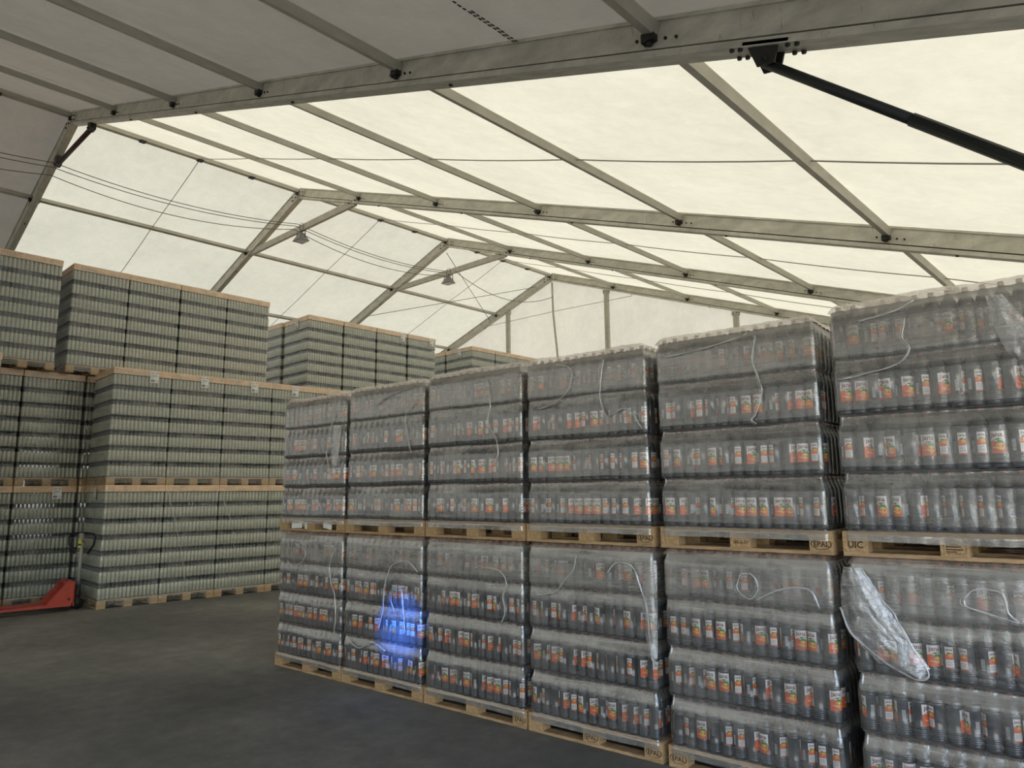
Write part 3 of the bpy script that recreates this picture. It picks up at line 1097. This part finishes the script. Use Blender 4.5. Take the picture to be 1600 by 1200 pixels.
# loose twisted film tails, one part each
def film_tail(parent, pts, r, label=None, seed=0):
    """pts: (x, z) on the front face of a load"""
    P = []
    pts = [Vector((p[0], -0.022 - (p[2] if len(p) > 2 else 0), p[1])) for p in pts]
    ext = [pts[0] * 2 - pts[1]] + pts + [pts[-1] * 2 - pts[-2]]
    for i_ in range(1, len(ext) - 2):
        p0, p1, p2, p3 = ext[i_ - 1:i_ + 3]
        for k in range(8):
            t = k / 8
            q = 0.5 * ((2 * p1) + (p2 - p0) * t + (2 * p0 - 5 * p1 + 4 * p2 - p3) * t * t + (3 * p1 - p0 - 3 * p2 + p3) * t * t * t)
            q.x += 0.008 * noise.noise(q * 14 + Vector((seed, 0, 0)))
            q.y += -0.004 + 0.004 * noise.noise(q * 11 + Vector((0, seed, 0)))
            P.append(q)
    P.append(pts[-1])
    rr = [r * (0.7 + 0.9 * abs(noise.noise(q * 9 + Vector((seed, seed, 0))))) for q in P]
    mb = MB()
    mb.tube(P, [0.8 * v_ for v_ in rr], 6)
    for s_ in (1, 2):
        Q = [q + Vector((0.016 * noise.noise(q * 6 + Vector((s_ * 9.1, seed, 0))) * s_, -0.003 * s_, 0.016 * noise.noise(q * 6 + Vector((0, seed, s_ * 5.3))))) for q in P]
        mb.tube(Q, 0.0014, 4)
    return link('film_tail', mb.mesh('film_tail', F_TAIL), parent)


def film_flap(parent, outline, puff, seed=0, nn=16, m_=None, name='film_flap'):
    """crumpled loose sheet between two edges: outline = list of (xl, xr, z)"""
    vs, fs = [], []
    k_ = len(outline)
    rows = []
    for i in range((k_ - 1) * 5 + 1):
        a = min(i // 5, k_ - 2)
        t = i / 5 - a
        A_, B_ = outline[a], outline[a + 1]
        rows.append(tuple(A_[q] * (1 - t) + B_[q] * t for q in range(3)))
    for (x0, x1, z_) in rows:
        for j in range(nn + 1):
            u = j / nn
            x = x0 + (x1 - x0) * u
            c = noise.noise(Vector((x * 22 + seed, z_ * 16, seed)))
            c2 = noise.noise(Vector((x * 60 + seed, z_ * 40, seed)))
            y = -0.020 - puff * math.sin(PI * u) - 0.012 * abs(c) * 2 - 0.004 * c2
            vs.append((x, y, z_ + 0.01 * c))
    for i in range(len(rows) - 1):
        for j in range(nn):
            fs.append((i * (nn + 1) + j, i * (nn + 1) + j + 1, (i + 1) * (nn + 1) + j + 1, (i + 1) * (nn + 1) + j))
    mb = MB()
    mb.add(vs, fs, 0, True)
    return link(name, mb.mesh(name, m_ or F_FLAP), parent)


# the long row of water pallets
RR = rad(3.77)
RO = Vector((-7.7476, 4.3061, 0))
SB = [0, 1.2134, 2.424, 3.6566, 4.8752, 6.15, 7.40]
lowlab = ['bottom water-bottle pallet at the far left end, bare wood pallet on the asphalt',
          'bottom water-bottle pallet lit by a blue light spot, second from the left',
          'bottom water-bottle pallet just right of the blue-lit one',
          'bottom water-bottle pallet under the upper one with the clear EPAL block',
          'bottom water-bottle pallet under the one stamped 185-2-31',
          'nearest bottom water-bottle pallet with a torn shiny film flap']
uplab = ['upper water-bottle pallet at the far left, white papers in its pallet openings',
         'upper water-bottle pallet resting above the blue-lit one',
         'upper water-bottle pallet third from the left, one thin film tail hanging',
         'upper water-bottle pallet with a dark EPAL stamp on its right block',
         'upper water-bottle pallet stamped 185-2-31 on its middle block',
         'nearest and tallest upper water-bottle pallet, stamped UIC on its left block']
upscale = [1.0, 1.015, 1.025, 1.02, 1.03, 1.055]
WL = {}
for i in range(6):
    s = (SB[i] + SB[i + 1]) / 2
    c = RO + Vector((math.cos(RR), math.sin(RR), 0)) * s
    st = {2: [(2, ME_EPAL)], 3: [(1, ME_EPAL), (2, ME_EPAL)], 4: [(0, ME_EPAL)]}.get(i, [])
    jx = rng.uniform(-0.01, 0.01)
    WL[(i, 0)] = water_load((c.x, c.y, 0), RR + rad(rng.uniform(-0.3, 0.3)), 0.992, lowlab[i], st, i)
    st = {3: [(2, ME_EPAL)], 4: [(1, ME_NUM), (2, ME_EPAL)], 5: [(0, ME_UIC), (1, ME_BOX)]}.get(i, [])
    WL[(i, 1)] = water_load((c.x + jx, c.y, 1.500), RR + rad(rng.uniform(-0.3, 0.3)), upscale[i], uplab[i], st, i + 2)

# row out of sight behind it, added to block light through the pallet openings
def hidden_water(loc, seed):
    e = bpy.data.objects.new('wrapped_water_pallet', None)
    COL.objects.link(e)
    e.location = loc
    e.rotation_euler = (0, 0, RR)
    tag(e, 'water-bottle pallet of the back row, out of sight behind the front row', 'pallet load', 'hidden back row of water pallets')
    pal = link('pallet', ME_DECK, e)
    for (cx, cy, ix, iy) in blocks(1.2, 0.8):
        link('block', ME_BLOCK, pal, (cx, cy, 0.022))
    for cy in (0.05, 0.4, 0.75):
        link('bottom_board', ME_RUN, pal, (0, cy, 0))
    r = link('water_bottle', ME_PETREST, e)
    r['kind'] = 'stuff'
    link('stretch_film', FILM_PET[seed % 4], e)
    link('top_film', TOPF[seed % 3], e)


for i in range(6):
    s = (SB[i] + SB[i + 1]) / 2 + 0.02
    c = RO + Vector((math.cos(RR), math.sin(RR), 0)) * s + Vector((-math.sin(RR), math.cos(RR), 0)) * 0.86
    for t in range(2):
        hidden_water((c.x, c.y, t * 1.497), i + t)

# film tails and flaps seen in the photo
film_tail(WL[(0, 1)], [(0.42, 1.28), (0.32, 1.05), (0.36, 0.93), (0.28, 0.86), (0.33, 0.70), (0.38, 0.62)], 0.007, seed=1)
film_flap(WL[(0, 1)], [(0.35, 0.55, 1.15), (0.33, 0.5, 0.95), (0.36, 0.48, 0.75), (0.40, 0.44, 0.62)], 0.02, 2)
film_tail(WL[(0, 0)], [(0.50, 1.35), (0.40, 1.20), (0.42, 1.0), (0.50, 0.85), (0.52, 0.62), (0.50, 0.45)], 0.006, seed=3)
film_tail(WL[(0, 0)], [(-0.25, 1.38), (-0.05, 1.30), (-0.10, 1.18), (-0.30, 1.12), (-0.38, 1.18)], 0.004, seed=4)
film_tail(WL[(1, 0)], [(0.55, 1.18), (0.40, 1.27), (0.18, 1.22), (0.08, 1.02), (0.06, 0.80), (0.00, 0.60)], 0.008, seed=5)
film_tail(WL[(1, 0)], [(0.20, 1.02), (0.18, 0.90), (0.22, 0.78)], 0.005, seed=6)
film_tail(WL[(1, 0)], [(0.20, 1.02), (0.32, 1.0), (0.36, 0.80), (0.38, 0.60)], 0.006, seed=7)
film_tail(WL[(1, 0)], [(-0.5, 0.45), (-0.3, 0.38), (-0.1, 0.46), (0.1, 0.40)], 0.007, seed=8)
film_tail(WL[(1, 1)], [(0.35, 1.42), (0.1, 1.38), (-0.1, 1.30), (0.05, 1.36), (0.3, 1.33)], 0.005, seed=9)
film_tail(WL[(1, 1)], [(0.50, 1.30), (0.35, 1.15), (0.38, 0.95), (0.42, 0.80)], 0.004, seed=10)
film_tail(WL[(2, 1)], [(0.20, 1.40), (0.24, 1.15), (0.21, 1.00), (0.30, 0.88), (0.33, 0.75), (0.31, 0.68)], 0.006, seed=11)
film_tail(WL[(2, 0)], [(0.10, 1.28), (0.35, 1.25), (0.42, 1.15), (0.38, 1.05), (0.40, 0.90), (0.36, 0.82)], 0.006, seed=12)
film_tail(WL[(3, 1)], [(-0.25, 1.44), (-0.10, 1.38), (-0.12, 1.22), (-0.28, 1.12), (-0.45, 1.08)], 0.004, seed=13)
film_tail(WL[(3, 1)], [(0.22, 1.42), (0.18, 1.15), (0.24, 0.98), (0.42, 1.02), (0.55, 0.86)], 0.006, seed=14)
film_tail(WL[(3, 0)], [(-0.08, 1.42), (-0.12, 1.30), (-0.20, 1.22), (-0.30, 1.12), (-0.50, 1.08)], 0.007, seed=15)
film_tail(WL[(3, 0)], [(0.20, 1.30), (0.28, 1.38), (0.42, 1.36), (0.48, 1.22), (0.53, 1.05), (0.54, 0.85), (0.56, 0.72), (0.60, 0.68)], 0.009, seed=16)
film_flap(WL[(3, 0)], [(0.53, 0.62, 1.42), (0.49, 0.62, 1.15), (0.50, 0.61, 0.95), (0.53, 0.60, 0.72)], 0.02, 17)
film_tail(WL[(4, 1)], [(0.20, 1.42), (0.17, 1.25), (0.22, 1.05), (0.17, 0.90), (0.14, 0.86), (0.17, 0.83)], 0.006, seed=18)
film_tail(WL[(4, 1)], [(-0.50, 1.36), (-0.20, 1.38), (0.10, 1.43), (0.14, 1.45)], 0.004, seed=19)
film_tail(WL[(4, 0)], [(0.10, 1.20), (0.25, 1.27), (0.38, 1.30), (0.46, 1.28), (0.50, 1.18)], 0.007, seed=20)
film_tail(WL[(4, 0)], [(0.0, 1.36), (0.08, 1.36), (0.12, 1.28), (0.06, 1.20), (-0.02, 1.26), (0.0, 1.36)], 0.006, seed=21)
film_tail(WL[(5, 1)], [(-0.14, 1.36), (-0.16, 1.25), (-0.13, 1.18), (-0.20, 1.10), (-0.40, 1.06), (-0.55, 1.04)], 0.005, seed=22)
film_tail(WL[(5, 1)], [(-0.40, 1.38), (-0.20, 1.41), (-0.08, 1.46)], 0.005, seed=23)
film_flap(WL[(5, 1)], [(0.28, 0.36, 1.42), (0.30, 0.46, 1.25), (0.35, 0.50, 1.10), (0.40, 0.48, 1.05)], 0.01, 24)
fl = film_flap(WL[(5, 0)], [(-0.60, -0.50, 1.45), (-0.63, -0.43, 1.33), (-0.63, -0.36, 1.20), (-0.60, -0.28, 1.06), (-0.52, -0.22, 0.97), (-0.44, -0.18, 0.90), (-0.26, -0.21, 0.84)], 0.03, 25, 26)
fl['label'] = 'torn shiny film flap'
film_tail(WL[(5, 0)], [(-0.50, 1.44), (-0.43, 1.32), (-0.34, 1.18), (-0.26, 1.02), (-0.19, 0.87), (-0.25, 0.83), (-0.40, 0.90), (-0.58, 1.05), (-0.64, 1.2)], 0.006, seed=26)
film_tail(WL[(5, 0)], [(0.02, 1.30), (0.08, 1.36), (0.20, 1.35), (0.22, 1.25), (0.26, 1.20), (0.18, 1.22), (0.04, 1.26), (0.02, 1.30)], 0.007, seed=27)
film_flap(WL[(5, 0)], [(0.24, 0.56, 1.33), (0.26, 0.50, 1.27), (0.25, 0.32, 1.20)], 0.012, 28)

# papers pushed into the openings of the far left upper pallet
cs, sn = math.cos(RR), math.sin(RR)
for j, (u, wd, ht, tl, lb) in enumerate(((-0.29, 0.20, 0.085, 0.04, 'large crumpled white paper in the left pallet opening'),
                                        (-0.105, 0.055, 0.06, 0.0, 'small white slip beside the middle pallet block'),
                                        (0.28, 0.15, 0.06, -0.12, 'tilted white paper in the right pallet opening'))):
    s = SB[1] / 2 + u
    c = RO + Vector((cs, sn, 0)) * s
    mb = MB()
    vs = []
    for a in range(9):
        for b in range(4):
            x = -wd / 2 + wd * a / 8
            z_ = ht * b / 3
            y = 0.006 * noise.noise(Vector((x * 30, z_ * 30, j)))
            vs.append((x, y, z_ + x * tl + abs(tl) * wd / 2))
    n0 = len(vs)
    vs += [(x, y + 0.002, z_) for x, y, z_ in vs]
    fs = []
    for a in range(8):
        for b in range(3):
            q = (a * 4 + b, a * 4 + 4 + b, a * 4 + 5 + b, a * 4 + 1 + b)
            fs.append(q)
            fs.append(tuple(n0 + t for t in reversed(q)))
    mb.add(vs, fs, 0, True)
    ob = link('paper_slip', mb.mesh('paper_slip', M_PAPER), None, (c.x - sn * 0.015, c.y + cs * 0.015, 1.5225), RR)
    tag(ob, lb, 'paper', 'papers in the pallet openings')


# ------------------------------------------------------------------ glass bottle loads
NG = 15
PG = 0.0665
order = [(L_, k) for L_ in range(6, -1, -1) for k in range(NG)]
IND = order[:98]
REST = order[98:]


def glass_rest(front_all):
    mb = MB()
    for L_ in range(7):
        zb = PZ + 0.012 + L_ * LG
        for k in range(NG):
            if front_all or (L_, k) in REST:
                glass_into(mb, 8, Matrix.Translation((-0.4655 + k * PG, 0.036, zb)))
            glass_into(mb, 5, Matrix.Translation((-0.4655 + k * PG, 1.2 - 0.036, zb)))
        for j in range(1, 17):
            for x in (-0.4655, 0.4655):
                glass_into(mb, 7, Matrix.Translation((x, 0.036 + j * 0.0663, zb)))
    return mb.mesh('glass_bottle', [M_GLASS, M_GLASSN])


ME_GREST = glass_rest(False)
ME_GALL = glass_rest(True)
mb = MB()
mb.box(-0.497, 0.497, 0.003, 1.197, 0, 0.006)
ME_PAD = mb.mesh('layer_pad', M_PAD)
mb = MB()
mb.box(-0.500, 0.500, -0.002, 0.022, 0, 0.115)
mb.box(-0.500, 0.500, 1.178, 1.202, 0, 0.115)
mb.box(-0.500, -0.478, 0.022, 1.178, 0, 0.115)
mb.box(0.478, 0.500, 0.022, 1.178, 0, 0.115)
mb.box(-0.478, 0.478, 0.022, 1.178, 0.095, 0.112)
ME_TOP = mb.mesh('top_frame', M_BOARD)


def sheet_mesh(wd=0.15, ht=0.21):
    mb = MB()
    mb.box(-wd / 2, wd / 2, -0.0015, 0, 0, ht, 0)
    f = -0.0022
    def r_(x0, x1, z0, z1):
        mb.add([(x0 * wd - wd / 2, f, z0 * ht), (x1 * wd - wd / 2, f, z0 * ht), (x1 * wd - wd / 2, f, z1 * ht), (x0 * wd - wd / 2, f, z1 * ht)], [(0, 1, 2, 3)], 1)
    r_(.08, .55, .86, .89); r_(.08, .45, .80, .825); r_(.65, .92, .84, .90)
    r_(.08, .85, .68, .70); r_(.08, .7, .62, .64); r_(.08, .9, .55, .575)
    r_(.08, .4, .44, .46); r_(.08, .5, .38, .40)
    for k in range(14):
        r_(.08 + k * .035, .095 + k * .035 + .01 * (k % 3), .08, .28)
    r_(.70, .92, .10, .12); r_(.70, .92, .16, .19); r_(.70, .8, .22, .26)
    return mb.mesh('paper_label', [M_PAPER, M_INK])


ME_SHEETL = sheet_mesh()


def glass_load(X, Y, Z, label, detail=True, sheet=None, rz=90.0, seed=0, group='wrapped pallets of empty glass bottles', side_sheet=False, back=0.0):
    """X = front plane, Y = centre"""
    e = bpy.data.objects.new('wrapped_glass_pallet', None)
    COL.objects.link(e)
    e.location = (X, Y, Z)
    e.rotation_euler = (0, 0, rad(rz))
    e.scale = (0.992, 0.992, 1)
    tag(e, label, 'pallet load', group)
    link('pallet', ME_GPALLET, e)
    for L_ in range(8):
        link('layer_pad', ME_PAD, e, (0, 0, PZ + 0.004 + L_ * LG))
    if detail:
        for (L_, k) in IND:
            link('glass_bottle', ME_GLASS, e, (-0.4655 + k * PG, 0.036, PZ + 0.012 + L_ * LG), 0)
        r = link('glass_bottle', ME_GREST, e)
    else:
        r = link('glass_bottle', ME_GALL, e)
    r['kind'] = 'stuff'
    link('top_frame', ME_TOP, e, (0, 0, 1.982))
    link('stretch_film', FILM_GLASS[seed % 3], e)
    if sheet is not None:
        link('paper_label', ME_SHEETL, e, (sheet, -0.018, 1.865))
    if side_sheet:
        link('paper_label', ME_SHEETL, e, (-0.516, 0.55, 1.84), -PI / 2)
    return e


ROWB = lambda s: (-13.7145 + 0.0436 * s, 4.2738 + s)
nm = ['first', 'second', 'third', 'fourth', 'fifth']
LB1 = ['floor-level glass bottle pallet right beside the red pallet jack handle',
       'floor-level glass bottle pallet second right of the jack, long loose film strand',
       'floor-level glass bottle pallet third right of the jack, short film strand',
       'floor-level glass bottle pallet partly behind the water row']
LB2 = ['middle-tier glass bottle pallet at the front corner, labelled, side face visible',
       'middle-tier glass bottle pallet, second right from the front corner',
       'middle-tier glass bottle pallet, third right from the front corner',
       'middle-tier glass bottle pallet just left of the water row top',
       'middle-tier glass bottle pallet showing only its beige top behind the water row']
GB = {}
for k in range(5):
    x, y = ROWB(0.5 + k * 0.9965)
    GB[(k, 0)] = glass_load(x, y, 0, LB1[k] if k < 4 else 'floor-level glass bottle pallet hidden behind the water row', k < 4, None, 87.5, k, side_sheet=(k == 0))
    GB[(k, 1)] = glass_load(x, y, 2.10, LB2[k], k < 4, [0.18, 0.10, 0.10, 0.0, None][k], 87.5, k + 1)
# row A, set back on the left
AX = -15.17
LA = {(0, 0): 'floor-level glass bottle pallet right behind the red pallet jack', (1, 0): 'floor-level glass bottle pallet at the left picture edge behind the jack forks',
      (0, 1): 'middle-tier glass bottle pallet above the red pallet jack', (1, 1): 'middle-tier glass bottle pallet at the left picture edge'}
for k in range(2):
    for t in range(2):
        glass_load(AX, 3.745 - k * 1.008, t * 2.10, LA[(k, t)], True, 0.18 if (k, t) == (0, 0) else None, 90, k + t)
for t in range(2):
    glass_load(-13.6, 2.095, t * 2.10, ['floor-level glass bottle pallet standing just outside the left picture edge', 'middle-tier glass bottle pallet, only its corner showing at the left picture edge'][t], False, 0.36, 90, t)
# tier three
TX = -14.93
LT = ['top-tier glass bottle pallet at the left picture edge', 'top-tier glass bottle pallet just right of the gap, dark side showing', 'top-tier glass bottle pallet third from the left edge',
      'top-tier glass bottle pallet fourth from the left edge', 'top-tier glass bottle pallet at the right end of its near block']
for k, yc in enumerate((3.15, 4.32, 5.32, 6.33, 7.33)):
    glass_load(TX, yc, 4.20, LT[k], True, None, 90, k)
hid = 'supporting glass bottle pallet hidden behind the front stacks'
hg = 'hidden supporting glass bottle pallets'
for yc in (4.78, 5.80, 6.82, 7.84):
    for t in range(2):
        glass_load(-15.20, yc, t * 2.10, hid, False, None, 90, t, hg)
# far block
LF = ['far-block top glass bottle pallet at its front left corner, side label visible', 'far-block top glass bottle pallet, second along from the corner', 'far-block top glass bottle pallet, third along, white label on its top edge',
      'far-block top glass bottle pallet at its right end, labelled']
for k, yc in enumerate((9.55, 10.58, 11.61, 12.66)):
    glass_load(-15.28, yc, 4.20, LF[k], False, [None, None, 0.34, 0.33][k], 90, k, side_sheet=(k == 0))
    for t in range(2):
        glass_load(-15.28, yc, t * 2.10, hid, False, None, 90, t, hg)
for t in range(3):
    glass_load(-16.52, 9.50, t * 2.10, 'far-block top glass bottle pallet behind the corner one' if t == 2 else hid, False, None, 90, t, hg if t < 2 else 'wrapped pallets of empty glass bottles')
LQ = ['farthest-block top glass bottle pallet at its front left corner', 'farthest-block top glass bottle pallet in the middle', 'farthest-block top glass bottle pallet nearest the gable']
for k, yc in enumerate((15.05, 16.07, 17.08)):
    glass_load(-15.22, yc, 4.20, LQ[k], False, None, 90, k, side_sheet=(k == 0))
    for t in range(2):
        glass_load(-15.22, yc, t * 2.10, hid, False, None, 90, t, hg)
for t in range(3):
    glass_load(-16.47, 15.05, t * 2.10, 'farthest-block top glass bottle pallet behind the corner one' if t == 2 else hid, False, None, 90, t, hg if t < 2 else 'wrapped pallets of empty glass bottles')
film_tail(GB[(1, 0)], [(-0.46, 1.98), (-0.38, 1.7), (-0.24, 1.2), (-0.13, 0.75), (-0.06, 0.35), (-0.05, 0.25)], 0.006, seed=31)
film_tail(GB[(2, 0)], [(-0.46, 1.98), (-0.40, 1.75), (-0.30, 1.50), (-0.22, 1.35)], 0.006, seed=32)
film_tail(GB[(2, 0)], [(-0.22, 1.4), (-0.20, 1.1), (-0.17, 0.9)], 0.003, seed=33)

# ------------------------------------------------------------------ red pallet jack
e = bpy.data.objects.new('pallet_jack', None)
COL.objects.link(e)
e.location = (-13.95, 4.08, 0)
e.rotation_euler = (0, 0, rad(-4))
tag(e, 'red hand pallet jack with black loop handle, parked before the glass bottles', 'pallet jack')
for s in (0.0, -0.38):
    mb = MB()
    # fork: channel with tapered tip, running towards -y
    x0, x1 = s - 0.08, s + 0.08
    vs = [(x0, -0.20, 0.085), (x1, -0.20, 0.085), (x1, -0.20, 0.135), (x0, -0.20, 0.135),
          (x0, -1.25, 0.085), (x1, -1.25, 0.085), (x1, -1.25, 0.120), (x0, -1.25, 0.120),
          (x0 + .03, -1.38, 0.085), (x1 - .03, -1.38, 0.085), (x1 - .03, -1.38, 0.10), (x0 + .03, -1.38, 0.10)]
    q = lambda a, b: [(a[0], a[1], b[1], b[0]), (a[1], a[2], b[2], b[1]), (a[2], a[3], b[3], b[2]), (a[3], a[0], b[0], b[3])]
    a_, b_, c_ = (0, 1, 2, 3), (4, 5, 6, 7), (8, 9, 10, 11)
    mb.add(vs, [(3, 2, 1, 0)] + q(a_, b_) + q(b_, c_) + [c_])
    link('fork', mb.mesh('fork', M_RED), e)
    mb = MB()
    for yy in (-1.13, -1.23):
        mb.tube([(s - 0.045, yy, 0.041), (s + 0.045, yy, 0.041)], 0.04, 14)
    mb.box(s - 0.055, s - 0.045, -1.25, -1.08, 0.03, 0.09)
    mb.box(s + 0.045, s + 0.055, -1.25, -1.08, 0.03, 0.09)
    link('load_roller', mb.mesh('load_roller', M_BLACK), e)
# battery-like red frame: sloping gusset plates with front plate
mb = MB()
for x in (0.08, 0.0, -0.38, -0.46):
    T = [(-0.50, 0.13), (-0.09, 0.13), (-0.09, 0.47), (-0.17, 0.50), (-0.22, 0.47)]
    vs = [(x + d_, a, b) for d_ in (-0.004, 0.004) for a, b in T]
    n_ = 5
    mb.add(vs, [tuple(range(5))[::-1], tuple(range(5, 10))] + [(k, (k + 1) % 5, 5 + (k + 1) % 5, 5 + k) for k in range(5)])
mb.box(-0.46, 0.084, -0.11, -0.09, 0.085, 0.48)
vs = [(-0.46, -0.24, 0.46), (0.084, -0.24, 0.46), (0.084, -0.13, 0.475), (-0.46, -0.13, 0.475), (-0.46, -0.24, 0.47), (0.084, -0.24, 0.47), (0.084, -0.13, 0.49), (-0.46, -0.13, 0.49)]
mb.add(vs, [(0, 3, 2, 1), (4, 5, 6, 7), (0, 1, 5, 4), (1, 2, 6, 5), (2, 3, 7, 6), (3, 0, 4, 7)])
mb.box(-0.46, 0.084, -0.24, -0.13, 0.085, 0.13)
# hole with dark bolt
mb.tube([(0.086, -0.17, 0.20), (0.09, -0.17, 0.20)], 0.018, 10, 1)
link('frame', mb.mesh('frame', [M_RED, M_BOLT]), e)
mb = MB()
mb.tube([(-0.19, 0, 0.15), (-0.19, 0, 0.33)], 0.055, 14)
mb.tube([(-0.19, -0.06, 0.15), (-0.19, -0.06, 0.42)], 0.03, 12)
mb.box(-0.25, -0.13, -0.13, 0.03, 0.13, 0.19)
mb.box(-0.24, -0.14, -0.03, 0.05, 0.30, 0.40)
link('pump', mb.mesh('pump', M_BLACK), e)
mb = MB()
for s in (-0.085, 0.035):
    mb.tube([(-0.19 + s, 0.0, 0.09), (-0.19 + s + 0.05, 0.0, 0.09)], 0.09, 20)
mb.tube([(-0.28, 0, 0.09), (-0.10, 0, 0.09)], 0.02, 8)
link('steer_wheel', mb.mesh('steer_wheel', M_BLACK), e)
mb = MB()
mb.tube([(0, 0.01, 0.38), (0, 0.02, 1.24)], 0.030, 12)
mb.box(-0.03, 0.03, -0.012, 0.045, 1.17, 1.27)
hd = link('handle', mb.mesh('handle', M_GREYPAINT), e)
hd.location = (-0.19, 0.0, 0)
hd.rotation_euler = (0, 0, rad(42))
mb = MB()
loop = []
for (x, z_) in ((-0.015, 0.80), (-0.12, 0.90), (-0.225, 1.05), (-0.24, 1.17), (-0.22, 1.23), (-0.10, 1.25), (0.0, 1.25), (0.10, 1.25), (0.22, 1.23), (0.24, 1.17), (0.225, 1.05), (0.12, 0.90), (0.015, 0.80)):
    loop.append((x, 0.02, z_ + 0.02))
mb.tube(loop[1:-1], 0.018, 8)
mb.tube([loop[0], loop[1]], 0.010, 8, 1)
mb.tube([loop[-1], loop[-2]], 0.010, 8, 1)
link('grip', mb.mesh('grip', [M_BLACK, M_GREYPAINT]), hd, label='black loop grip')
mb = MB()
mb.tube([(0, -0.02, 1.16), (0.11, -0.04, 1.11)], 0.007, 6)
link('lever', mb.mesh('lever', M_BLACK), hd)
mb = MB()
mb.box(-0.029, 0.029, -0.0280, -0.0200, 1.02, 1.17)
mb.box(-0.029, 0.029, -0.0300, -0.0281, 1.06, 1.09, 1)
link('sticker', mb.mesh('sticker', [M_YELLOW, M_INK]), hd, label='yellow warning sticker')

# ------------------------------------------------------------------ blue safety spot of a forklift outside the frame
bl = bpy.data.lights.new('blue_spot', 'SPOT')
bl.energy = 5000
bl.color = (0.0, 0.16, 1.0)
bl.spot_size = rad(9)
bl.spot_blend = 1.0
bl.shadow_soft_size = 0.02
bo = bpy.data.objects.new('blue_spot', bl)
bo.location = (-3.6, 0.4, 2.3)
tgt = RO + Vector((cs, sn, 0)) * 2.10
tgt.z = 0.62
bo.rotation_euler = (Vector(bo.location) - tgt).to_track_quat('Z', 'Y').to_euler()
COL.objects.link(bo)
